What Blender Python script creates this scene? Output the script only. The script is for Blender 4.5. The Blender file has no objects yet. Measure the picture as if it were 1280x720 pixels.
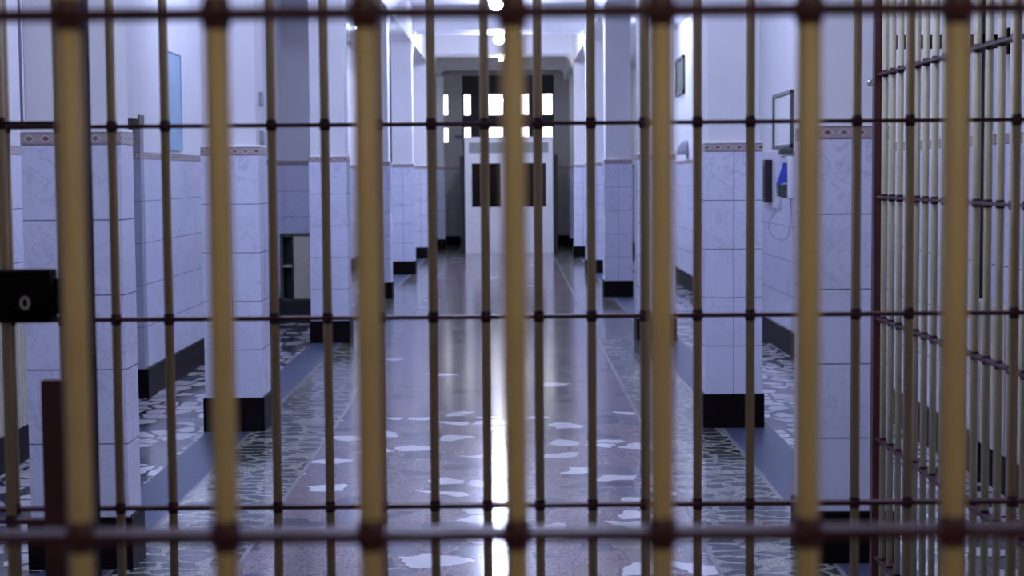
import bpy, bmesh, math, random
from mathutils import Vector, Matrix, Euler
R = math.radians
PI = math.pi
sc = bpy.context.scene
COL = sc.collection
random.seed(4)

# ------------------------------------------------------------------ helpers
def link(o):
    COL.objects.link(o)
    return o

def box(bm, x0, x1, y0, y1, z0, z1, bev=0.0):
    vs = [bm.verts.new((x, y, z)) for z in (z0, z1) for y in (y0, y1) for x in (x0, x1)]
    fs = []
    for q in ((0, 2, 3, 1), (4, 5, 7, 6), (0, 1, 5, 4), (2, 6, 7, 3), (0, 4, 6, 2), (1, 3, 7, 5)):
        fs.append(bm.faces.new([vs[i] for i in q]))
    if bev > 0:
        es = list({e for f in fs for e in f.edges})
        bmesh.ops.bevel(bm, geom=es, offset=bev, segments=2, profile=0.5, affect='EDGES')
    return fs

def cyl(bm, p0, p1, r, n=20, r1=None):
    p0 = Vector(p0); p1 = Vector(p1)
    if r1 is None: r1 = r
    d = (p1 - p0)
    q = d.to_track_quat('Z', 'Y')
    L = d.length
    a = []; b = []
    for i in range(n):
        t = 2 * PI * i / n
        c, s = math.cos(t), math.sin(t)
        a.append(bm.verts.new(p0 + q @ Vector((r * c, r * s, 0))))
        b.append(bm.verts.new(p0 + q @ Vector((r1 * c, r1 * s, L))))
    for i in range(n):
        j = (i + 1) % n
        f = bm.faces.new((a[i], a[j], b[j], b[i])); f.smooth = True
    bm.faces.new(a[::-1]); bm.faces.new(b)

def lathe(bm, prof, c=(0, 0, 0), n=28, axis='Z'):
    rings = []
    for (r, h) in prof:
        ring = []
        for i in range(n):
            t = 2 * PI * i / n
            if axis == 'Z': p = (c[0] + r * math.cos(t), c[1] + r * math.sin(t), c[2] + h)
            elif axis == 'Y': p = (c[0] + r * math.cos(t), c[1] + h, c[2] + r * math.sin(t))
            else: p = (c[0] + h, c[1] + r * math.cos(t), c[2] + r * math.sin(t))
            ring.append(bm.verts.new(p))
        rings.append(ring)
    for k in range(len(rings) - 1):
        for i in range(n):
            j = (i + 1) % n
            f = bm.faces.new((rings[k][i], rings[k][j], rings[k + 1][j], rings[k + 1][i])); f.smooth = True
    bm.faces.new(rings[0][::-1]); bm.faces.new(rings[-1])

def prism(bm, pts, axis, a0, a1):
    def mk(p, a):
        if axis == 'Y': return bm.verts.new((p[0], a, p[1]))
        if axis == 'X': return bm.verts.new((a, p[0], p[1]))
        return bm.verts.new((p[0], p[1], a))
    A = [mk(p, a0) for p in pts]; B = [mk(p, a1) for p in pts]
    n = len(pts)
    for i in range(n):
        j = (i + 1) % n
        bm.faces.new((A[i], A[j], B[j], B[i]))
    bm.faces.new(A[::-1]); bm.faces.new(B)

def obj(name, bm, m, parent=None, smooth_angle=None):
    bmesh.ops.recalc_face_normals(bm, faces=bm.faces)
    me = bpy.data.meshes.new(name)
    bm.to_mesh(me); bm.free()
    if m is not None:
        for mm in (m if isinstance(m, (list, tuple)) else [m]): me.materials.append(mm)
    o = link(bpy.data.objects.new(name, me))
    if parent is not None: o.parent = parent
    return o

def thing(name, label, cat, loc=(0, 0, 0), rotz=0.0, group=None):
    o = link(bpy.data.objects.new(name, None))
    o.empty_display_size = 0.1
    o.location = loc; o.rotation_euler = (0, 0, rotz)
    o['label'] = label; o['category'] = cat
    if group: o['group'] = group
    return o

def tag(o, label=None, cat=None, group=None, kind=None):
    if label: o['label'] = label
    if cat: o['category'] = cat
    if group: o['group'] = group
    if kind: o['kind'] = kind
    return o

def struct(name, bm, m, parent=None, label=None, cat=None, group=None):
    o = obj(name, bm, m, parent)
    if parent is None:
        o['kind'] = 'structure'
        if label: o['label'] = label
        if cat: o['category'] = cat
        if group: o['group'] = group
    return o

def copy_tree(o, parent=None):
    c = o.copy(); COL.objects.link(c)
    if parent is not None: c.parent = parent
    for ch in list(o.children): copy_tree(ch, c)
    return c

NB = bmesh.new

# ------------------------------------------------------------------ node helper
class N:
    def __init__(s, name):
        s.m = bpy.data.materials.new(name); s.m.use_nodes = True
        s.t = s.m.node_tree; s.t.nodes.clear()
        s.out = s.t.nodes.new('ShaderNodeOutputMaterial')
    def n(s, typ, **kw):
        k = s.t.nodes.new(typ)
        for a, b in kw.items(): setattr(k, a, b)
        return k
    def put(s, sock, v):
        if isinstance(v, bpy.types.NodeSocket): s.t.links.new(v, sock)
        elif v is not None: sock.default_value = v
    def math(s, op, a, b=None, c=None):
        k = s.n('ShaderNodeMath', operation=op)
        s.put(k.inputs[0], a)
        if b is not None: s.put(k.inputs[1], b)
        if c is not None: s.put(k.inputs[2], c)
        return k.outputs[0]
    def mix(s, f, a, b):
        k = s.n('ShaderNodeMix', data_type='RGBA')
        s.put(k.inputs[0], f)
        s.put(k.inputs[6], (*a, 1) if isinstance(a, tuple) and len(a) == 3 else a)
        s.put(k.inputs[7], (*b, 1) if isinstance(b, tuple) and len(b) == 3 else b)
        return k.outputs[2]
    def coords(s):
        tc = s.n('ShaderNodeTexCoord'); sp = s.n('ShaderNodeSeparateXYZ')
        s.t.links.new(tc.outputs['Object'], sp.inputs[0])
        return tc.outputs['Object'], sp.outputs[0], sp.outputs[1], sp.outputs[2]
    def noise(s, vec, scale, detail=3, rough=0.5, dist=0.0):
        k = s.n('ShaderNodeTexNoise')
        s.put(k.inputs['Vector'], vec); k.inputs['Scale'].default_value = scale
        k.inputs['Detail'].default_value = detail; k.inputs['Roughness'].default_value = rough
        k.inputs['Distortion'].default_value = dist
        return k.outputs['Fac']
    def ramp(s, f, a, b):
        k = s.n('ShaderNodeMapRange'); s.put(k.inputs[0], f)
        k.inputs[1].default_value = a; k.inputs[2].default_value = b
        return k.outputs[0]
    def bsdf(s, col, rough=0.5, metal=0.0, spec=0.5, height=None, bump=0.3, dist=0.002, coat=0.0):
        b = s.n('ShaderNodeBsdfPrincipled')
        s.put(b.inputs['Base Color'], (*col, 1) if isinstance(col, tuple) and len(col) == 3 else col)
        s.put(b.inputs['Roughness'], rough); s.put(b.inputs['Metallic'], metal)
        b.inputs['Specular IOR Level'].default_value = spec
        if coat: b.inputs['Coat Weight'].default_value = coat; b.inputs['Coat Roughness'].default_value = 0.08
        if height is not None:
            k = s.n('ShaderNodeBump'); k.inputs['Strength'].default_value = bump; k.inputs['Distance'].default_value = dist
            s.put(k.inputs['Height'], height); s.t.links.new(k.outputs[0], b.inputs['Normal'])
        s.t.links.new(b.outputs[0], s.out.inputs[0])
        return s.m

def plain(name, col, rough=0.5, metal=0.0, spec=0.5, vary=0.12, scale=14.0, bump=0.15, coat=0.0):
    s = N(name); v, x, y, z = s.coords()
    f = s.noise(v, scale, 4, 0.6)
    dark = tuple(c * (1 - vary) for c in col); lite = tuple(min(1, c * (1 + vary)) for c in col)
    c = s.mix(s.ramp(f, 0.3, 0.7), dark, lite)
    return s.bsdf(c, rough, metal, spec, height=s.noise(v, scale * 4, 3), bump=bump, dist=0.001, coat=coat)

BASE_H, TILE, ROWS = 0.209, 0.300, 5
TOP = BASE_H + TILE * ROWS          # 1.733 upper edge of the tiles
BAND = 0.049                        # decorative border tile above
PLASTER = (0.74, 0.74, 0.76)

def wallcoord(s, x, y):
    g = s.n('ShaderNodeNewGeometry'); sp = s.n('ShaderNodeSeparateXYZ')
    tc = s.n('ShaderNodeTexCoord')
    s.t.links.new(tc.outputs['Normal'], sp.inputs[0])
    side = s.math('GREATER_THAN', s.math('ABSOLUTE', sp.outputs[0]), 0.5)
    # u = y on faces looking along x, else x
    a = s.math('MULTIPLY', side, y)
    b = s.math('MULTIPLY', s.math('SUBTRACT', 1.0, side), x)
    return s.math('ADD', a, b)

def tile_nodes(s, v, u, z, mode, tint=(0.68, 0.70, 0.83)):
    r = s.math('FRACT', s.math('DIVIDE', s.math('SUBTRACT', z, BASE_H), TILE))
    d = s.math('MULTIPLY', s.math('MINIMUM', r, s.math('SUBTRACT', 1.0, r)), TILE)
    if mode == 'col':
        h = s.math('ABSOLUTE', u)
    elif mode == 'none':
        h = None
    else:
        q = s.math('FRACT', s.math('ADD', s.math('DIVIDE', u, 0.2), 100.0))
        h = s.math('MULTIPLY', s.math('MINIMUM', q, s.math('SUBTRACT', 1.0, q)), 0.2)
    if h is not None: d = s.math('MINIMUM', d, h)
    line = s.math('LESS_THAN', d, 0.0026)
    w = s.noise(v, 7.0, 5, 0.6, 1.4)
    vein = s.math('SUBTRACT', 1.0, s.ramp(s.math('ABSOLUTE', s.math('SUBTRACT', w, 0.5)), 0.0, 0.035))
    patch = s.ramp(s.noise(v, 3.0, 2), 0.35, 0.7)
    vein = s.math('MULTIPLY', s.math('MULTIPLY', vein, patch), 0.85)
    cl = s.mix(s.ramp(s.noise(v, 2.4, 3), 0.3, 0.7), tuple(c * 0.92 for c in tint), tint)
    c = s.mix(vein, cl, (0.42, 0.43, 0.56))
    c = s.mix(line, c, (0.16, 0.17, 0.26))
    return c, line

def band_nodes(s, u, z):
    k = s.math('DIVIDE', u, 0.066)
    k = s.math('ADD', k, 100.0)
    fr = s.math('MULTIPLY', s.math('ABSOLUTE', s.math('SUBTRACT', s.math('FRACT', k), 0.5)), 0.066)
    zz = s.math('ABSOLUTE', s.math('SUBTRACT', z, TOP + BAND / 2))
    dia = s.math('LESS_THAN', s.math('ADD', s.math('DIVIDE', fr, 0.0165), s.math('DIVIDE', zz, 0.0115)), 1.0)
    halo = s.math('LESS_THAN', s.math('ADD', s.math('DIVIDE', fr, 0.026), s.math('DIVIDE', zz, 0.018)), 1.0)
    par = s.math('GREATER_THAN', s.math('FRACT', s.math('MULTIPLY', s.math('FLOOR', k), 0.5)), 0.25)
    edge = s.math('GREATER_THAN', zz, BAND / 2 - 0.006)
    c = s.mix(halo, (0.36, 0.30, 0.30), (0.50, 0.46, 0.46))
    c = s.mix(dia, c, s.mix(par, (0.20, 0.075, 0.07), (0.17, 0.15, 0.14)))
    c = s.mix(edge, c, (0.26, 0.20, 0.22))
    return c

def make_tile(name, mode, tint=(0.68, 0.70, 0.83)):
    s = N(name); v, x, y, z = s.coords(); u = wallcoord(s, x, y)
    c, line = tile_nodes(s, v, u, z, mode, tint)
    return s.bsdf(c, 0.22, spec=0.5, height=s.math('SUBTRACT', 1.0, line), bump=0.4, dist=0.002)

def make_band(name):
    s = N(name); v, x, y, z = s.coords(); u = wallcoord(s, x, y)
    return s.bsdf(band_nodes(s, u, z), 0.3)

def make_wall(name, plaster=PLASTER, tint=(0.68, 0.70, 0.83), mode='none'):
    s = N(name); v, x, y, z = s.coords(); u = wallcoord(s, x, y)
    c, line = tile_nodes(s, v, u, z, mode, tint)
    b = band_nodes(s, u, z)
    above = s.math('GREATER_THAN', z, TOP); above2 = s.math('GREATER_THAN', z, TOP + BAND)
    pl = s.mix(s.ramp(s.noise(v, 1.7, 5, 0.6), 0.3, 0.7), tuple(k * 0.93 for k in plaster), plaster)
    c = s.mix(above, c, b); c = s.mix(above2, c, pl)
    rough = s.math('ADD', s.math('MULTIPLY', above2, 0.5), 0.22)
    return s.bsdf(c, rough, height=s.noise(v, 60, 2), bump=0.06, dist=0.001)

M = {}
M['tile_col'] = make_tile('column_tile', 'col')
M['tile_plain'] = make_tile('column_tile_wide', 'none')
M['band'] = make_band('border_tile')
M['wall'] = make_wall('tiled_wall')
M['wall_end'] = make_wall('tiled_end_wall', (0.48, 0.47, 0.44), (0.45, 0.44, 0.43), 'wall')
M['wall_shaded'] = make_wall('shaded_pier_tile', (0.30, 0.30, 0.31), (0.36, 0.37, 0.45))  # wall finish in grey: the pier's shade is put into the colour
M['plaster'] = plain('white_plaster', PLASTER, 0.7, vary=0.05, scale=2, bump=0.1)
M['ceiling'] = plain('ceiling_paint', (0.72, 0.72, 0.72), 0.75, vary=0.04, scale=2, bump=0.1)
M['rear'] = plain('rear_room_paint', (0.30, 0.27, 0.22), 0.8, vary=0.08, scale=2)
M['base'] = plain('black_marble', (0.005, 0.003, 0.0035), 0.5, spec=0.08, vary=0.4, scale=6, bump=0.02)
M['base_low'] = M['base']
M['ledge'] = plain('white_ledge', (0.85, 0.85, 0.86), 0.4, vary=0.03)
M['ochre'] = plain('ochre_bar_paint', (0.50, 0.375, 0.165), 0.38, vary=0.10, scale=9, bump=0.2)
M['ochre_shaded'] = plain('ochre_bar_paint_shaded', (0.29, 0.212, 0.105), 0.45, vary=0.10, scale=9, bump=0.2)  # same paint as the front bars, darkened to imitate their backlit shade
M['cream_bar'] = plain('cream_bar_paint', (0.43, 0.385, 0.24), 0.42, vary=0.12, scale=9, bump=0.2)
M['maroon'] = plain('maroon_paint', (0.055, 0.010, 0.010), 0.42, vary=0.3, scale=20, bump=0.3)
M['rail'] = plain('rail_paint', (0.050, 0.015, 0.019), 0.5, spec=0.22, vary=0.3, scale=20, bump=0.3)
M['collar'] = plain('collar_paint', (0.022, 0.007, 0.007), 0.5, spec=0.3, vary=0.3, scale=20, bump=0.3)
M['dark_steel'] = plain('dark_steel', (0.004, 0.002, 0.002), 0.75, spec=0.08, vary=0.4, scale=20, bump=0.3)
M['cream'] = plain('cream_enamel', (0.50, 0.47, 0.38), 0.4, vary=0.06)
M['dark_panel'] = plain('dark_window_metal', (0.008, 0.008, 0.009), 0.6, vary=0.3)
M['white_enamel'] = plain('white_enamel', (0.86, 0.87, 0.89), 0.35, vary=0.03)
M['grey_panel'] = plain('grey_panel', (0.30, 0.32, 0.33), 0.4, vary=0.08)
M['blue_board'] = plain('blue_board', (0.27, 0.42, 0.56), 0.5, vary=0.10, scale=5)
M['blue'] = plain('blue_plastic', (0.035, 0.075, 0.45), 0.3, vary=0.1)
M['black'] = plain('black_plastic', (0.01, 0.01, 0.012), 0.35, vary=0.2)
M['board_white'] = plain('board_white', (0.78, 0.78, 0.80), 0.3, vary=0.03)
M['frame_dark'] = plain('dark_green_frame', (0.05, 0.07, 0.065), 0.4, vary=0.2)
M['picture'] = plain('picture_print', (0.10, 0.11, 0.075), 0.7, vary=0.5, scale=6)
M['cord'] = plain('grey_cord', (0.38, 0.38, 0.46), 0.5)
M['sconce'] = plain('grey_ribbed_metal', (0.20, 0.20, 0.24), 0.4, vary=0.2)
M['chrome'] = plain('worn_metal', (0.55, 0.54, 0.50), 0.3, metal=0.8, vary=0.1)
M['green_dark'] = plain('dark_green_inside', (0.05, 0.065, 0.05), 0.5, vary=0.2)
M['curtain'] = plain('brown_curtain', (0.12, 0.09, 0.055), 0.8, vary=0.4, scale=25)

def emis(name, col, st):
    s = N(name); e = s.n('ShaderNodeEmission'); e.inputs[0].default_value = (*col, 1); e.inputs[1].default_value = st
    s.t.links.new(e.outputs[0], s.out.inputs[0]); return s.m
BLUE = (0.56, 0.625, 1.0)

def glass(name, tint=(1, 1, 1), gl=0.08):
    s = N(name)
    t = s.n('ShaderNodeBsdfTransparent'); t.inputs[0].default_value = (*tint, 1)
    g = s.n('ShaderNodeBsdfGlossy'); g.inputs['Roughness'].default_value = 0.03
    mx = s.n('ShaderNodeMixShader'); mx.inputs[0].default_value = gl
    s.t.links.new(t.outputs[0], mx.inputs[1]); s.t.links.new(g.outputs[0], mx.inputs[2]); s.t.links.new(mx.outputs[0], s.out.inputs[0])
    return s.m
M['glass'] = glass('window_glass')
M['glass_dark'] = glass('tinted_glass', (0.35, 0.35, 0.35), 0.10)

# ---- terrazzo floors made of broken marble
def mosaic(name, matrix, cols, scale, gap, stretch=(1, 1), rough=0.16, seed=0.0, speck=True, spec=0.5, near=None):
    """cols: list of (threshold, colour) - pieces whose random number lies under the threshold; the rest is plain terrazzo"""
    s = N(name); v, x, y, z = s.coords()
    mp = s.n('ShaderNodeMapping'); s.put(mp.inputs[0], v); mp.inputs['Scale'].default_value = (stretch[0], stretch[1], 1)
    mp.inputs['Location'].default_value = (seed, seed * 1.7, 0)
    dn = s.n('ShaderNodeTexNoise'); s.put(dn.inputs['Vector'], mp.outputs[0]); dn.inputs['Scale'].default_value = scale * 1.6; dn.inputs['Detail'].default_value = 1
    ad = s.n('ShaderNodeVectorMath', operation='MULTIPLY_ADD')
    s.put(ad.inputs[0], dn.outputs['Color']); ad.inputs[1].default_value = (0.10, 0.10, 0); s.put(ad.inputs[2], mp.outputs[0])
    def vor(feat):
        k = s.n('ShaderNodeTexVoronoi', voronoi_dimensions='2D', feature=feat)
        s.put(k.inputs['Vector'], ad.outputs[0]); k.inputs['Scale'].default_value = scale; k.inputs['Randomness'].default_value = 0.95
        return k
    a = vor('F1'); e = vor('DISTANCE_TO_EDGE')
    sp = s.n('ShaderNodeSeparateColor'); s.put(sp.inputs[0], a.outputs['Color'])
    rnd = sp.outputs[0]; rnd2 = sp.outputs[1]
    inside = s.math('GREATER_THAN', e.outputs['Distance'], s.math('MULTIPLY_ADD', rnd2, gap * 0.8, gap))
    base = s.mix(s.ramp(s.noise(v, 1.2, 3), 0.3, 0.7), tuple(k * 0.88 for k in matrix), matrix)
    if speck:
        vs = s.n('ShaderNodeTexVoronoi', voronoi_dimensions='2D'); s.put(vs.inputs['Vector'], v); vs.inputs['Scale'].default_value = 150
        s2 = s.n('ShaderNodeSeparateColor'); s.put(s2.inputs[0], vs.outputs['Color'])
        base = s.mix(s.math('MULTIPLY', s.math('GREATER_THAN', s2.outputs[0], 0.72), 0.55), base, tuple(min(1, k * 1.9) for k in matrix))
        base = s.mix(s.math('MULTIPLY', s.math('LESS_THAN', s2.outputs[0], 0.22), 0.55), base, tuple(k * 0.4 for k in matrix))
    c = base
    for prev_i, (th, colr) in enumerate(reversed(cols)):
        lim = th
        if near and prev_i == len(cols) - 1: lim = s.math('MULTIPLY_ADD', s.math('LESS_THAN', y, near), th * .86, th * .14)
        on = s.math('MULTIPLY', inside, s.math('LESS_THAN', rnd, lim))
        colv = s.mix(rnd2, tuple(k * 0.85 for k in colr), colr)
        c = s.mix(on, c, colv)
    rg = s.math('MULTIPLY_ADD', s.noise(v, 3.0, 3), 0.06, rough - 0.03)
    return s.bsdf(c, rg, spec=spec, height=s.noise(v, 2.2, 2), bump=0.05, dist=0.01)
M['floor_mid'] = mosaic('pink_grey_terrazzo', (0.200, 0.150, 0.160),
    [(0.14, (0.78, 0.78, 0.78)), (0.30, (0.055, 0.060, 0.085)), (0.40, (0.24, 0.18, 0.15)), (0.50, (0.12, 0.125, 0.16))], 5.0, 0.06, (0.9, 1.0), rough=0.145, seed=3.3, near=10.9)
M['floor_side'] = mosaic('grey_palladiana', (0.29, 0.29, 0.235),
    [(0.76, (0.058, 0.066, 0.070)), (0.84, (0.12, 0.13, 0.12))], 7.6, 0.085, (0.82, 1.15), rough=0.13, seed=8.1)
M['floor_aisle'] = mosaic('white_palladiana', (0.055, 0.057, 0.07),
    [(0.66, (0.66, 0.66, 0.68)), (0.82, (0.15, 0.15, 0.18))], 6.0, 0.06, (1, 0.8), rough=0.12, seed=1.4)
M['floor_stripe'] = plain('blue_grey_stripe', (0.070, 0.088, 0.14), 0.34, spec=0.3, vary=0.12, scale=10, bump=0.02)
M['floor_line'] = plain('pale_strip', (0.24, 0.24, 0.23), 0.25, vary=0.1, scale=10, bump=0.02)

# ------------------------------------------------------------------ dimensions (x right, y into the corridor, z up)
XL0, XL1, XR = -2.75, -2.63, 2.41
YB, YE = -3.2, 37.8
CEIL, AISLE, BEAMZ = 4.25, 3.69, 3.82
YC = {'A': 6.70, 'B': 10.34, 'C': 15.85, 'D': 21.5, 'E': 26.8, 'F': 32.0, 'G': 36.0}
LX, RX, CW = -1.55, 1.19, 0.355     # inner faces of the two rows and the column width

# ------------------------------------------------------------------ floor
bm = NB()
strips = [(-2.95, -1.90, 2), (-1.90, -1.63, 3), (-1.63, -1.61, 4), (-1.61, -1.135, 1), (-1.135, -1.115, 4), (-1.115, 0.805, 0),
          (0.805, 0.825, 4), (0.825, 1.285, 1), (1.285, 1.305, 4), (1.305, 1.60, 3), (1.60, 2.6, 2)]
for x0, x1, mi in strips:
    vs = [bm.verts.new(p) for p in ((x0, YB - .2, 0), (x1, YB - .2, 0), (x1, YE + .2, 0), (x0, YE + .2, 0))]
    f = bm.faces.new(vs); f.material_index = mi
bmesh.ops.remove_doubles(bm, verts=bm.verts, dist=1e-5)
fl = struct('floor', bm, [M['floor_mid'], M['floor_side'], M['floor_aisle'], M['floor_stripe'], M['floor_line']])

# ------------------------------------------------------------------ walls
bm = NB()
box(bm, XL0 - .2, XL0, YB, 12.05, 0, 1.99)
box(bm, XL0 - .2, XL0, YB, 10.9, 1.99, CEIL)
box(bm, XL0 - .2, XL1, 10.9, 12.05, 1.99, CEIL)
struct('wall_left', bm, M['wall'])
bm = NB(); box(bm, XL0 - .2, XL1, 12.05, YE, 0, CEIL); struct('wall_left_far', bm, M['wall'])
bm = NB(); box(bm, XR, XR + .2, YB, YE, 0, CEIL); struct('wall_right', bm, M['wall'])
bm = NB(); box(bm, XL0 - .2, XR + .2, YB - .2, YB, 0, CEIL); struct('wall_rear', bm, M['rear'])
# end wall with its openings
bm = NB()
WX0, WX1, WZ0, WZ1 = -1.08, 0.97, 1.95, 3.80
NX0, NX1 = -1.53, -1.40
NZ = [(2.31, 2.64), (2.92, 3.38)]
box(bm, XL0 - .2, NX0, YE, YE + .2, 0, CEIL)
box(bm, NX0, NX1, YE, YE + .2, 0, NZ[0][0]); box(bm, NX0, NX1, YE, YE + .2, NZ[0][1], NZ[1][0]); box(bm, NX0, NX1, YE, YE + .2, NZ[1][1], CEIL)
box(bm, NX1, WX0, YE, YE + .2, 0, CEIL)
box(bm, WX0, WX1, YE, YE + .2, 0, WZ0); box(bm, WX0, WX1, YE, YE + .2, WZ1, CEIL)
box(bm, WX1, XR + .2, YE, YE + .2, 0, CEIL)
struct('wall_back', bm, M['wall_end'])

# big window of dark metal with bright panes
pan = [(-1.06, -0.90), (-0.51, -0.15), (0.14, 0.40), (0.69, 0.735), (0.755, 0.93)]
win = tag(link(bpy.data.objects.new('window_1', None)), 'dark metal end window with two rows of bright panes', 'window', kind='structure')
win.location = (0, YE + .06, 0)
bm = NB()
xs = [WX0] + [v for p in pan for v in p] + [WX1]
for i in range(0, len(xs), 2): box(bm, xs[i], xs[i + 1], 0, .05, WZ0, WZ1)
for a, b in pan:
    box(bm, a, b, 0, .05, WZ0, NZ[0][0]); box(bm, a, b, 0, .05, NZ[0][1], NZ[1][0]); box(bm, a, b, 0, .05, NZ[1][1], WZ1)
for xx in (WX0, WX1 - .04): box(bm, xx, xx + .04, -.03, 0, WZ0, WZ1)
box(bm, WX0, WX1, -.03, 0, 2.76, 2.80); box(bm, WX0, WX1, -.03, 0, WZ1 - .04, WZ1)
for xx in (-.65, 0.0, .56): box(bm, xx - .02, xx + .02, -.03, 0, WZ0, WZ1)
obj('window_frame', bm, M['dark_panel'], win)
for a, b in pan:
    for z0, z1 in NZ:
        bm = NB(); box(bm, a, b, .02, .026, z0, z1); obj('pane', bm, M['glass'], win)
win2 = tag(link(bpy.data.objects.new('window_2', None)), 'narrow bright slit window beside the left end pilaster', 'window', kind='structure')
win2.location = (0, YE + .06, 0)
for z0, z1 in NZ:
    bm = NB(); box(bm, NX0, NX1, .02, .026, z0, z1); obj('pane', bm, M['glass'], win2)
    bm = NB()
    box(bm, NX0, NX0 + .008, 0, .05, z0, z1); box(bm, NX1 - .008, NX1, 0, .05, z0, z1)
    box(bm, NX0, NX1, 0, .05, z0, z0 + .008); box(bm, NX0, NX1, 0, .05, z1 - .008, z1)
    obj('window_frame', bm, M['dark_panel'], win2)

# ceilings
bm = NB(); box(bm, XL0 - .2, XR + .2, YB - .2, YE + .2, CEIL, CEIL + .15); struct('ceiling', bm, M['ceiling'])
for nm, a, b in (('trim_1', XL0, LX - .001), ('trim_2', RX + .001, XR)):
    bm = NB(); box(bm, a, b, YB, YE, AISLE, CEIL); struct(nm, bm, M['ceiling'])

# skirting boards of black marble
def skirt(name, segs):
    bm = NB()
    for s_ in segs: box(bm, *s_, 0, BASE_H)
    return struct(name, bm, M['base_low'])
skirt('baseboard_left', [(XL0, XL0 + .02, 4.2, 11.92), (XL1, XL1 + .02, 12.22, YE)])
skirt('baseboard_right', [(XR - .02, XR, 4.2, YE)])
skirt('baseboard_back', [(XL1 + .02, XR - .02, YE - .02, YE)])

# wall piers on the left
pr = NB(); box(pr, XL0, XL1 + .003, 11.95, 12.06, BASE_H, 1.95)
pier = struct('column', pr, M['wall_shaded'], label='low half pier with its shade painted grey, standing out of the left aisle wall', cat='pier')
bm = NB(); box(bm, XL0, XL1 + .012, 11.90, 12.06, 1.935, 2.02, .004); obj('coping', bm, plain('grey_green_coping', (0.13, 0.13, 0.11), 0.6), pier)
bm = NB(); box(bm, XL0, XL1 + .03, 11.93, 12.21, 0, BASE_H); obj('plinth', bm, M['base'], pier)
pr = NB(); box(pr, XL1, -1.98, 19.5, 19.9, BASE_H, AISLE)
pier2 = struct('column', pr, M['wall'], label='shaded full height wall pier seen between the second and third left columns', cat='pier')
bm = NB(); box(bm, XL1, -1.965, 19.485, 19.9, 0, BASE_H); obj('plinth', bm, M['base'], pier2)

# ------------------------------------------------------------------ columns
def column(xc, y, w, d, label, side, name='column', tile='tile_col', cream=False):
    root = tag(link(bpy.data.objects.new(name, None)), label, 'column', 'square tiled columns in the %s row' % side, 'structure')
    root.location = (xc, y + d / 2, 0)
    h, k = w / 2, d / 2
    bm = NB(); box(bm, -h, h, -k, k, BASE_H, TOP, .003); obj('tile_cladding', bm, M[tile], root)
    bm = NB(); box(bm, -h - .001, h + .001, -k - .001, k + .001, TOP, TOP + BAND); obj('border', bm, M['band'], root)
    bm = NB(); box(bm, -h, h, -k, k, TOP + BAND, TOP + BAND + .014, .003); obj('ledge', bm, M['ledge'], root)
    bm = NB(); box(bm, -h + .014, h - .014, -k + .014, k - .014, TOP + BAND + .010, AISLE, .006); obj('shaft', bm, M['plaster'], root)
    bm = NB(); box(bm, -h - .012, h + .012, -k - .012, k + .012, 0, BASE_H, .003); obj('plinth', bm, M['base'], root)
    return root
ordinal = {'A': 'nearest', 'B': 'second', 'C': 'third', 'D': 'fourth', 'E': 'fifth', 'F': 'sixth', 'G': 'last'}
for k_, y in YC.items():
    wl = 0.398 if k_ == 'A' else CW
    if k_ == 'G':
        column(LX + .13 - .09, y, .18, CW, 'narrow cream pilaster at the end of the left row', 'left', tile='tile_plain')
        column(RX + .06 + .09, y, .18, CW, 'narrow cream pilaster at the end of the right row', 'right', tile='tile_plain')
    else:
        column(LX - wl / 2, y, wl, .215 if k_ == 'A' else CW, '%s square white tiled column in the left row' % ordinal[k_], 'left', tile='tile_plain' if k_ == 'A' else 'tile_col')
        wr = .335 if k_ == 'A' else CW
        column(RX + wr / 2, y, wr, CW, '%s square white tiled column in the right row' % ordinal[k_], 'right')

# ------------------------------------------------------------------ beams and haunches
for k_, y in YC.items():
    bm = NB()
    prism(bm, [(y + .055, BEAMZ), (y + .34, BEAMZ), (y + .34, CEIL), (y, CEIL), (y, BEAMZ + .055)], 'X', LX, RX)
    b = struct('beam', bm, M['plaster'], label='white plaster cross beam over the %s pair of columns' % ordinal[k_], cat='beam', group='cross beams over the corridor')
    for sx, xx in ((1, LX), (-1, RX)):
        def prof(k, yy):
            out = [(xx, yy, BEAMZ + .06), (xx, yy, BEAMZ - .30 * k)]
            for i in range(1, 9):
                t = i / 8
                out.append((xx + sx * k * .16 * (1 - math.cos(t * PI / 2)), yy, BEAMZ - .30 * k * (1 - math.sin(t * PI / 2))))
            out.append((xx + sx * k * .16, yy, BEAMZ + .06))
            return out
        bm = NB()
        rings = [[bm.verts.new(p) for p in prof(k, y + d)] for k, d in ((.25, .012), (1.0, .17), (1.0, .33))]
        n_ = len(rings[0])
        for a, b2 in zip(rings, rings[1:]):
            for i in range(n_):
                j = (i + 1) % n_
                bm.faces.new((a[i], a[j], b2[j], b2[i]))
        bm.faces.new(rings[0][::-1]); bm.faces.new(rings[-1])
        obj('haunch', bm, M['plaster'], b)

# ------------------------------------------------------------------ lamps under the beams
def lamp(y, mat, label, z=BEAMZ, power=0, col=BLUE):
    L = thing('ceiling_lamp', label, 'lamp', (-.165, y + .12, z - .01), group='globe lamps along the middle of the ceiling')
    bm = NB(); lathe(bm, [(.055, -.022), (.075, -.012), (.078, 0)]); obj('lamp_base', bm, M['white_enamel'], L)
    bm = NB(); lathe(bm, [(.012, -.150), (.055, -.144), (.080, -.125), (.092, -.095), (.090, -.06), (.070, -.032), (.050, -.020)]); obj('globe', bm, mat, L)
    return L
g_on = emis('lit_globe', BLUE, 560.0)
g_mid = emis('lit_bright_globe', BLUE, 520.0)
g_soft = emis('soft_fill_globe', BLUE, 330.0)
g_far = emis('far_fill_globe', (.60, .66, 1.0), 620.0)
g_dim = emis('dim_globe', (1, .95, .80), 260.0)
g_off = plain('unlit_globe', (.8, .8, .78), .3, vary=.02)
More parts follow.
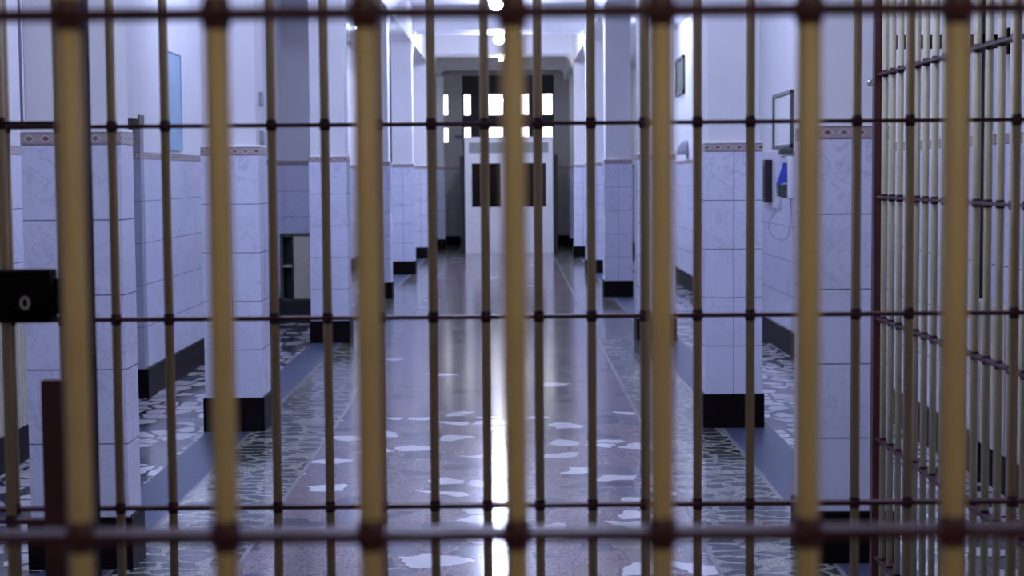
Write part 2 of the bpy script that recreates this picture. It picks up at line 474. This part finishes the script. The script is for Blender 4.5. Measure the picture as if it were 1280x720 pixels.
warm = emis('warm_fill_globe', (1.0, 0.84, 0.62), 58.0)
wl_ = thing('added_fill_lamp', 'added warm globe lamp, out of view, in the room in front of the bars', 'lamp', (.35, -.25, 2.62))  # unseen lamp added behind the camera to warm the front bars
bm = NB(); lathe(bm, [(.02, -.17), (.08, -.14), (.105, -.08), (.08, -.02), (.03, 0)]); obj('globe', bm, warm, wl_)
bm = NB(); cyl(bm, (0, 0, 0), (0, 0, CEIL - 2.62), .008, 10); obj('rod', bm, M['black'], wl_)
tube_on = emis('lit_tube', BLUE, 85.0)
def tube(x, y, label, n=1.2):
    t = thing('ceiling_tube_lamp', label, 'lamp', (x, y, AISLE), group='tube lamps on the aisle ceilings')
    bm = NB(); box(bm, -.06, .06, 0, n, -.04, 0, .003); obj('housing', bm, M['white_enamel'], t)
    bm = NB(); cyl(bm, (0, .03, -.065), (0, n - .03, -.065), .022, 16); obj('tube', bm, tube_on, t)
    return t
tube(-2.03, 12.4, 'lit tube lamp over the left aisle beyond the low half pier')
tube(-2.2, 7.6, 'lit tube lamp over the left aisle beside the nearest column')
tube(1.66, 12.9, 'lit tube lamp over the right aisle above the framed board')
tube(1.95, 22.6, 'added hidden tube lamp over the right aisle before the small picture')  # added behind the third column to brighten the wall around the picture
tube(-2.1, 23.4, 'added hidden tube lamp over the left aisle beyond the fourth column')  # added out of sight to light the far left aisle

lamp(4.6, g_on, 'lit globe lamp on the ceiling just behind the bar screen', z=CEIL)
lamp(8.6, g_soft, 'added unseen globe lamp on the ceiling before the second pair of columns', z=CEIL)  # added above the view to light the second columns' fronts
lamp(14.2, g_soft, 'added unseen globe lamp on the ceiling before the third pair of columns', z=CEIL)  # added above the view: lights the third columns, leaves the fourth shaded
lamp(YC['C'], g_off, 'unlit globe lamp under the third cross beam')
lamp(YC['D'], g_mid, 'larger bright round lamp cut by the top edge of the picture')
lamp(YC['E'], g_mid, 'small bright round lamp below the bright beam edge')
lamp(28.4, g_far, 'added hidden globe lamp on the ceiling behind the bright beam edge', z=CEIL)  # added out of sight to brighten the sixth beam, its columns and the booth
lamp(YC['F'], g_dim, 'tiny lamp farthest down the corridor').scale = (.5, .5, .5)

# ------------------------------------------------------------------ grilles
BR = 0.0108
def bar_mesh(z0, z1, r=BR):
    bm = NB(); cyl(bm, (0, 0, z0), (0, 0, z1), r, 24)
    me = bpy.data.meshes.new('bar'); bm.to_mesh(me); bm.free(); return me

def rail_bm(length_pts, z, axis='X', th=.009, dp=.030, collars=(), rr=None):
    """a flat strip the bars run through, with a weld collar at each bar"""
    bm = NB()
    a0, a1 = length_pts
    if axis == 'X': box(bm, a0, a1, -dp / 2, dp / 2, z - th / 2, z + th / 2, .0012)
    else: box(bm, -dp / 2, dp / 2, a0, a1, z - th / 2, z + th / 2, .0012)
    return bm

def collar_bm(pts, z, axis, r=None):
    bm = NB()
    r = r or BR + .0018
    for a in pts:
        c = (a, 0, z) if axis == 'X' else (0, a, z)
        lathe(bm, [(BR * .99, -.014), (r * .96, -.010), (r + .0008, -.004), (r + .0012, .003), (r * .94, .010), (BR * .99, .015)], c, 16)
    return bm

def one_collar(mat):
    me = bpy.data.meshes.new('collar'); bm = collar_bm([0], 0, 'X')
    bmesh.ops.recalc_face_normals(bm, faces=bm.faces); bm.to_mesh(me); bm.free(); me.materials.append(mat)
    return me

def grille(root, axis, pos, rails, span, z0, z1, barmat, railmat, collarmat, seen):
    """seen: (list of rails, first, last) - the crossings inside the picture get a collar object each"""
    me = bar_mesh(z0, z1, BR if axis == 'X' else .0112); me.materials.append(barmat)
    for p in pos:
        o = link(bpy.data.objects.new('bar', me)); o.parent = root
        o.location = (p, 0, 0) if axis == 'X' else (0, p, 0)
    cm = one_collar(collarmat)
    for z in rails:
        rl = obj('rail', rail_bm(span, z, axis), railmat, root)
        near = [p for p in pos if z in seen[0] and seen[1] <= p <= seen[2]]
        for p in near:
            c = link(bpy.data.objects.new('collar', cm)); c.parent = rl
            c.location = (p, 0, z) if axis == 'X' else (0, p, z)
            c.rotation_euler.z = p * 37.0
        rest = [p for p in pos if p not in near]
        if rest:
            cb = obj('collar', collar_bm(rest, z, axis), collarmat, rl); cb['kind'] = 'stuff'
    return root

# 1. the blurred screen nearest to the camera
Z1 = 1.43
g1 = thing('barred_screen', 'blurred thick ochre bars with mauve cross rails, nearest of the bar screens', 'bars', (0, Z1, 0), R(-.15))
pos1 = [round(.0022 + .1251 * n, 4) for n in range(-20, 20)]
rails1 = [round(1.2675 + .4455 * n, 4) for n in (-2, -1, 0, 1, 2)] + [.03]
grille(g1, 'X', pos1, rails1, (XL0 + .02, XR - .02), .0, 2.6, M['ochre'], M['rail'], M['maroon'], ([1.2675, 1.713], -.55, .55))
bm = NB(); box(bm, XL0 + .01, XR - .01, -.02, .02, 2.6, 2.66, .003); obj('top_frame', bm, M['maroon'], g1)

# 2. the fixed screen further in
Z2 = 4.0
g2 = thing('barred_screen', 'thinner ochre bars in dark rails across the corridor, behind the blurred bars', 'bars', (0, Z2, 0))
pos2 = [round(-.0625 + .1262 * n, 4) for n in range(-19, 20) if -2.5 < -.0625 + .1262 * n < 2.38]
rails2 = [2.152, 1.697, 1.238, .783, .33]
grille(g2, 'X', pos2, rails2, (XL0 + .01, XR - .01), 0.0, 2.6, M['ochre_shaded'], M['rail'], M['collar'], ([1.697, 1.238, .783], -1.5, 1.35))
bm = NB(); box(bm, XL0 + .005, XR - .005, -.02, .02, 2.6, 2.66, .003); obj('top_frame', bm, M['maroon'], g2)
bm = NB(); box(bm, XL0 + .005, XR - .005, -.02, .02, 0, .04, .003); obj('bottom_frame', bm, M['maroon'], g2)

# 3. the door leaf in front of it at the left
Z3 = 3.80
g3 = thing('barred_gate', 'gate leaf with a black upright post and dark lock box at the left', 'gate', (0, Z3, 0))
sx = -.972
pos3 = [sx - .177 - .1262 * n for n in range(0, 6)]
rails3 = [1.700, .795, .33, 2.12]
grille(g3, 'X', pos3, rails3, (sx - .85, sx), .03, 2.4, M['ochre_shaded'], M['rail'], M['collar'], ([1.7, .795], -1.3, 0))
bm = NB(); box(bm, sx - .020, sx + .022, -.022, .022, .012, 2.42, .002); obj('post', bm, M['dark_steel'], g3)
bm = NB(); box(bm, sx - .872, sx - .83, -.022, .022, .012, 2.42, .002); obj('post', bm, M['dark_steel'], g3)
bm = NB(); box(bm, sx - .85, sx, -.02, .02, 2.38, 2.42, .002); obj('top_frame', bm, M['dark_steel'], g3)
bm = NB(); box(bm, sx - .85, sx, -.02, .02, .012, .052, .002); obj('bottom_frame', bm, M['dark_steel'], g3)
bm = NB(); box(bm, sx - .26, sx - .064, -.045, .022, 1.2525, 1.371, .004)
lk = obj('lock_box', bm, M['dark_steel'], g3)
bm = NB(); box(bm, sx - .064, sx - .020, -.010, .016, 1.27, 1.35, .002); obj('lock_bracket', bm, M['dark_steel'], lk)
bm = NB()   # oval key escutcheon ring
n = 28; kx, kz = sx - .119, 1.298
for i in range(n):
    t0, t1 = 2 * PI * i / n, 2 * PI * (i + 1) / n
    q = []
    for (rx, rz) in ((.0115, .0155), (.0060, .0095)):
        for t in (t0, t1): q.append((kx + rx * math.cos(t), kz + rz * math.sin(t)))
    F = [bm.verts.new((p[0], -.049, p[1])) for p in (q[0], q[1], q[3], q[2])]
    B = [bm.verts.new((p[0], -.044, p[1])) for p in (q[0], q[1], q[3], q[2])]
    bm.faces.new(F); bm.faces.new((F[0], F[1], B[1], B[0])); bm.faces.new((F[3], F[2], B[2], B[3]))
bmesh.ops.remove_doubles(bm, verts=bm.verts, dist=1e-5)
esc = obj('keyhole_ring', bm, M['chrome'], lk); esc['label'] = 'pale oval keyhole ring'
bm = NB(); box(bm, sx - .098, sx - .020, -.016, .016, .10, 1.119, .002); bp = obj('bolt_plate', bm, M['maroon'], g3)
bp['label'] = 'tall dark maroon plate beside the post'

# 4. side screen running back to the maroon post
X4 = 1.353
g4 = thing('barred_screen', 'cream bars in receding rails at the right, ending at a maroon post', 'bars', (X4, 0, 0))
pos4 = [6.10 - .1205 * n for n in range(0, 17) if 6.10 - .1205 * n > 4.06]
rails4 = [2.376, 1.930, 1.484, 1.038, .592, .146]
grille(g4, 'Y', pos4, rails4, (4.03, 6.20), .0, 2.6, M['cream_bar'], M['rail'], M['collar'], ([1.93, 1.484, 1.038, .592], 4.4, 6.2))
bm = NB(); box(bm, -.022, .010, 6.17, 6.215, 0, 2.66, .002); obj('post', bm, M['maroon'], g4)
bm = NB(); box(bm, -.02, .02, 4.03, 6.2, 2.6, 2.66, .003); obj('top_frame', bm, M['maroon'], g4)
bm = NB(); lathe(bm, [(.003, -.004), (.011, -.004), (.013, 0), (.011, .010), (.003, .010)], (-.036, 6.18, 1.900), 20, 'Y')
cyl(bm, (-.030, 6.185, 1.900), (.0, 6.185, 1.900), .005, 10); obj('hinge', bm, M['chrome'], g4)

# ------------------------------------------------------------------ booth at the end
bt = thing('guard_booth', 'white booth with two dark windows and grey name panel at the corridor end', 'booth', (-.045, 34.0, 0))
hw, H = .89, 2.30
bm = NB()
box(bm, -hw, -hw + .14, 0, .08, 0, H); box(bm, hw - .14, hw, 0, .08, 0, H)
box(bm, -hw + .14, hw - .14, 0, .08, 0, .93)
box(bm, -hw + .14, hw - .14, 0, .08, 1.81, H)
box(bm, -.16, .16, 0, .08, .93, 1.81)
box(bm, -hw, -hw + .06, .08, 1.3, 0, H); box(bm, hw - .06, hw, .08, 1.3, 0, H)
box(bm, -hw, hw, .08, 1.3, H - .05, H)
obj('body', bm, M['white_enamel'], bt)
bm = NB(); box(bm, -hw - .015, hw + .015, -.02, 1.3, H, H + .04, .006); obj('cornice', bm, M['white_enamel'], bt)
bm = NB(); box(bm, -hw + .09, hw - .09, -.015, 0, 2.02, 2.23, .006); obj('sign_panel', bm, M['grey_panel'], bt)
for x0, x1 in ((-hw + .14, -.16), (.16, hw - .14)):
    bm = NB()
    box(bm, x0, x1, -.01, .0, .91, .93); box(bm, x0, x1, -.01, 0, 1.81, 1.83); box(bm, x0 - .02, x0, -.01, 0, .91, 1.83); box(bm, x1, x1 + .02, -.01, 0, .91, 1.83)
    w = obj('window_frame', bm, M['white_enamel'], bt)
    bm = NB(); box(bm, x0, x1, .03, .036, .93, 1.81); obj('pane', bm, M['glass_dark'], w)
    bm = NB()
    for i in range(5): cyl(bm, (x1 - .05 - .045 * i, .14, .93), (x1 - .05 - .045 * i, .14, 1.81), .024, 10)
    obj('curtain', bm, M['curtain'], bt)
bm = NB(); box(bm, -.75, .75, .07, .08, .10, .16, .002)
for xx in (-.75, 0, .72): box(bm, xx, xx + .03, -.006, 0, .12, .82)
obj('batten', bm, M['white_enamel'], bt)
for sxn, nm in ((-1, 'l'), (1, 'r')):
    bm = NB(); box(bm, sxn * (hw + .055) - .04, sxn * (hw + .055) + .04, .0, .75, .0, 1.97, .003); obj('side_panel', bm, M['dark_panel'], bt)
bm = NB(); box(bm, -hw + .06, hw - .06, 1.24, 1.3, 0, H - .05); obj('back_panel', bm, M['dark_panel'], bt)
bm = NB(); box(bm, -1.25, -1.05, 0, .02, 0, .07); s_ = obj('wall_plate', bm, M['black']); s_.location = (0, YE - .02, 2.40)
tag(s_, 'small dark plate on the grey end wall left of the window', 'plate')

# ------------------------------------------------------------------ things on the walls
def radiator(y0, y1, x, sgn, label, z0=.26, z1=.95):
    t = thing('radiator', label, 'radiator', (x, y0, 0), group='cream ribbed radiators on the aisle walls')
    n = int((y1 - y0) / .06)
    for i in range(n):
        bm = NB(); yy = i * .06
        box(bm, min(sgn * .035, sgn * .13), max(sgn * .035, sgn * .13), yy + .006, yy + .052, z0, z1, .012); obj('section', bm, M['cream'], t)
    bm = NB()
    for zz in (z0 + .05, z1 - .05): cyl(bm, (sgn * .082, -.05, zz), (sgn * .082, n * .06 + .02, zz), .018, 12)
    cyl(bm, (sgn * .082, -.05, z0 + .05), (sgn * .082, -.05, 0), .012, 10)
    obj('pipe', bm, M['cream'], t)
    bm = NB()
    for yy in (.2, n * .06 - .2):
        for zz in (z0 + .1, z1 - .1): box(bm, min(-sgn * .024, sgn * .05), max(-sgn * .024, sgn * .05), yy - .01, yy + .01, zz - .02, zz + .02)
    obj('bracket', bm, M['cream'], t)
    return t
radiator(8.0, 9.55, XL0 + .025, 1, 'cream ribbed radiator on the left wall below the lock box')
radiator(6.4, 8.3, XR - .025, -1, 'cream ribbed radiator on the right wall seen through the side bars')

cb = thing('low_cabinet', 'low greenish cabinet with an open shelf at the foot of the shaded pier', 'cabinet', (-2.50, 18.1, 0))
bm = NB(); box(bm, 0, .52, 0, .34, 0, .24, .003); obj('plinth', bm, M['black'], cb)
bm = NB()
box(bm, 0, .03, 0, .34, .24, .95); box(bm, .13, .15, .0, .34, .24, .95); box(bm, .0, .52, 0, .34, .93, .96); box(bm, 0, .52, .32, .34, .24, .95); box(bm, 0, .52, 0, .34, .24, .26); box(bm, .50, .52, 0, .34, .24, .95)
obj('body', bm, M['green_dark'], cb)
bm = NB(); box(bm, .03, .13, .01, .32, .60, .62); obj('shelf', bm, M['cream'], cb)
bm = NB(); box(bm, .15, .50, -.015, .0, .26, .93, .003); d = obj('door', bm, M['cream'], cb)
bm = NB(); box(bm, .175, .19, -.03, -.015, .56, .66, .002); obj('handle', bm, M['chrome'], d)

def on_right(y, z): return (XR, y, z)
# blue board on the left wall
nb = thing('notice_board', 'tall pale blue notice board on the left aisle wall', 'board', (XL1, 12.80, 1.785))
bm = NB(); box(bm, 0, .012, 0, .62, 0, .76, .002); obj('panel', bm, M['blue_board'], nb)
bm = NB()
for a in ((0, .62, 0, .01), (0, .62, .75, .76), (0, .01, 0, .76), (.61, .62, 0, .76)): box(bm, .012, .018, *a)
obj('frame', bm, M['blue_board'], nb)
# framed white board on the right wall
fb = thing('wall_board', 'white board in a thin dark frame on the right wall', 'board', (XR, 14.35, 1.79))
BW, BH = 1.02, .49
bm = NB(); box(bm, -.014, -.004, .02, BW - .02, .02, BH - .02); obj('panel', bm, M['board_white'], fb)
bm = NB()
for a in ((0, BW, 0, .03), (0, BW, BH - .03, BH), (0, .05, 0, BH), (BW - .05, BW, 0, BH)): box(bm, -.03, 0, *a, .002)
obj('frame', bm, M['frame_dark'], fb)
# picture further down
pc = thing('picture', 'small dark framed picture high on the right wall beyond the third column', 'picture', (XR, 23.3, 2.68))
PW, PH = 1.15, .53
bm = NB(); box(bm, -.02, -.005, .05, PW - .05, .05, PH - .05); obj('print', bm, M['picture'], pc)
bm = NB()
for a in ((0, PW, 0, .05), (0, PW, PH - .05, PH), (0, .10, 0, PH), (PW - .10, PW, 0, PH)): box(bm, -.035, 0, *a, .004)
obj('frame', bm, M['frame_dark'], pc)
# shell shaped lamp
sh = thing('wall_sconce', 'grey fan shaped sconce below the picture on the right wall', 'lamp', (XR, 23.0, 1.83))
bm = NB()
ns, nr = 14, 8
rows = []
for j in range(nr + 1):
    ph = (PI / 2) * j / nr
    row = []
    for i in range(ns + 1):
        th = PI * i / ns
        rr = (.155 + (.008 if i % 2 else 0)) * math.cos(ph * .98)
        row.append(bm.verts.new((-.0 - rr * math.sin(th) * .95 - .003, rr * math.cos(th), .195 * math.sin(ph))))
    rows.append(row)
for j in range(nr):
    for i in range(ns): bm.faces.new((rows[j][i], rows[j][i + 1], rows[j + 1][i + 1], rows[j + 1][i]))
bm.faces.new(rows[0]); bm.faces.new([r[0] for r in rows] + [r[-1] for r in reversed(rows)])
obj('shade', bm, M['sconce'], sh)
bm = NB(); box(bm, -.01, 0, -.06, .06, -.03, .08, .003); obj('mount', bm, M['grey_panel'], sh)

# black wall box with grey surround
wb = thing('wall_intercom', 'black upright intercom box in a pale surround on the right wall', 'intercom', (XR, 15.0, 1.275))
bm = NB(); box(bm, -.03, 0, 0, .95, -.02, .50, .004); obj('surround', bm, plain('pale_grey_panel', (.60, .60, .66), .4), wb)
bm = NB(); box(bm, -.10, -.03, .34, .66, .03, .42, .006); obj('housing', bm, M['black'], wb)
bm = NB(); box(bm, -.104, -.10, .38, .62, .08, .36, .001); obj('screen', bm, M['black'], wb)
# telephone with looping cord
ph = thing('wall_telephone', 'blue and white wall telephone with a hanging cord, under the framed board', 'telephone', (XR, 14.35, 1.355))
bm = NB(); box(bm, -.05, 0, .0, .16, .0, .36, .008); obj('housing', bm, M['board_white'], ph)
bm = NB(); box(bm, -.115, -.01, .01, .15, .375, .425, .006); obj('hood', bm, M['frame_dark'], ph)
bm = NB()
prism(bm, [(-.055, .30), (-.085, .31), (-.135, .13), (-.11, .12), (-.055, .14)], 'Y', .04, .12)
hs = obj('handset', bm, M['blue'], ph)
bm = NB(); prism(bm, [(-.11, .12), (-.135, .13), (-.125, .02), (-.06, .00), (-.055, .12)], 'Y', .035, .125); obj('mouthpiece', bm, M['frame_dark'], hs)
cpts = [(-.09, .08, .01), (-.13, .10, -.10), (-.19, .16, -.22), (-.15, .14, -.33), (-.05, .10, -.35), (-.02, .06, -.22), (-.02, .05, .0)]
P = [Vector(c) for c in cpts]; P = [P[0]] + P + [P[-1]]; path = []
for i in range(1, len(P) - 2):
    for q in range(8):
        t_ = q / 8
        path.append(.5 * ((2 * P[i]) + (P[i + 1] - P[i - 1]) * t_ + (2 * P[i - 1] - 5 * P[i] + 4 * P[i + 1] - P[i + 2]) * t_ ** 2 + (3 * P[i] - P[i - 1] - 3 * P[i + 1] + P[i + 2]) * t_ ** 3))
path.append(P[-1])
bm = NB(); prev = None
for i, p in enumerate(path):
    d_ = (path[min(i + 1, len(path) - 1)] - path[max(i - 1, 0)]).normalized()
    a_ = d_.cross(Vector((0, 1, 0))).normalized(); b3 = d_.cross(a_)
    ring = [bm.verts.new(p + .005 * (math.cos(k * PI / 4) * a_ + math.sin(k * PI / 4) * b3)) for k in range(8)]
    if prev:
        for k in range(8): bm.faces.new((prev[k], prev[(k + 1) % 8], ring[(k + 1) % 8], ring[k])).smooth = True
    prev = ring
obj('cord', bm, M['cord'], ph)

# black riser pipe and crossbar behind the side bars
t = thing('heating_pipe', 'black riser pipe on the right wall seen through the side bars', 'pipe', (XR - .05, 8.47, 0))
bm = NB(); cyl(bm, (0, 0, 0), (0, 0, AISLE), .030, 16); obj('tube', bm, M['black'], t)
bm = NB()
for zz in (.6, 1.9, 3.1): box(bm, -.036, .05, -.008, .008, zz - .012, zz + .012, .002)
obj('clip', bm, M['dark_steel'], t)
t = thing('overhead_rail', 'dark steel bar spanning the right aisle high behind the side bars', 'bar', (0, 8.2, 0))
bm = NB(); box(bm, RX + CW - .01, XR, -.02, .02, 2.17, 2.235, .003); obj('beam', bm, M['dark_steel'], t)
bm = NB()
for xx in (XR - .01,): box(bm, xx, xx + .01, -.05, .05, 2.14, 2.265)
obj('end_plate', bm, M['dark_steel'], t)
# upright paper sign with a column of dark letters at the far right
t = thing('wall_sign', 'narrow pale sign with dark characters one under another, right edge', 'sign', (XR, 8.02, 1.90))
bm = NB(); box(bm, -.006, 0, -.11, .11, 0, .32, .001); obj('plate', bm, M['board_white'], t)
bm = NB()
def glyph(z0, parts):
    for (a, b, c, d) in parts: box(bm, -.008, -.006, -.06 + .12 * a, -.06 + .12 * b, z0 + .055 * c, z0 + .055 * d)
glyph(.225, [(0, 1, .8, 1), (0, 1, 0, .2), (0, .2, 0, 1), (0, .8, .4, .6)])
glyph(.135, [(0, 1, .8, 1), (0, 1, .4, .6), (0, .2, 0, 1), (.8, 1, 0, 1), (0, 1, 0, .2)])
glyph(.045, [(0, .2, 0, 1), (.8, 1, 0, 1), (.4, .6, .3, 1), (0, 1, .8, 1)])
obj('lettering', bm, M['frame_dark'], t)
# small switches on the shaded side of the second left column
for zz, lb in ((2.06, 'upper small dark switch on the side of the second left column'), (1.80 + .02, 'lower small dark switch on the side of the second left column')):
    bm = NB(); box(bm, 0, .02, -.03, .03, -.045, .045, .004); o = obj('switch', bm, M['grey_panel']); o.location = (LX - .014, YC['B'] + .20, zz)
    tag(o, lb, 'switch', 'switches on the second left column')
# thin cable running up the nearest left column
bm = NB(); cyl(bm, (0, 0, 0), (0, 0, AISLE - TOP - BAND - .02), .006, 8)
o = obj('cable', bm, M['cord']); o.location = (LX - .405 + .014, YC['A'] - .002 + .014 - .008, TOP + BAND + .015)
tag(o, 'thin grey cable running up the edge of the nearest left column', 'cable')

# ------------------------------------------------------------------ world, camera, render settings
w = bpy.data.worlds.new('sky'); sc.world = w; w.use_nodes = True
nt = w.node_tree; nt.nodes.clear()
o_ = nt.nodes.new('ShaderNodeOutputWorld'); b_ = nt.nodes.new('ShaderNodeBackground')
b_.inputs[0].default_value = (0.97, 0.95, 1.0, 1); b_.inputs[1].default_value = 3.5
nt.links.new(b_.outputs[0], o_.inputs[0])

F = 2100.0
cam = bpy.data.cameras.new('camera'); cam.sensor_width = 36; cam.lens = F / 1280 * 36
cam.clip_start = .05; cam.clip_end = 200
cam.dof.use_dof = True; cam.dof.focus_distance = 8.0; cam.dof.aperture_fstop = 4.6; cam.dof.aperture_blades = 0
co = link(bpy.data.objects.new('camera', cam))
pitch = math.atan(141.5 / F); roll = R(-.45)
co.matrix_world = Matrix.Translation((0, 0, 1.576)) @ Matrix.Rotation(R(90) - pitch, 4, 'X') @ Matrix.Rotation(roll, 4, 'Z')
sc.camera = co
sc.view_settings.view_transform = 'Standard'; sc.view_settings.look = 'None'
sc.view_settings.exposure = 0.27; sc.view_settings.gamma = 1.0; sc.view_settings.use_curve_mapping = False
sc.cycles.use_denoising = True
sc.cycles.max_bounces = 8; sc.cycles.diffuse_bounces = 5; sc.cycles.transparent_max_bounces = 12
sc.cycles.sample_clamp_indirect = 8.0
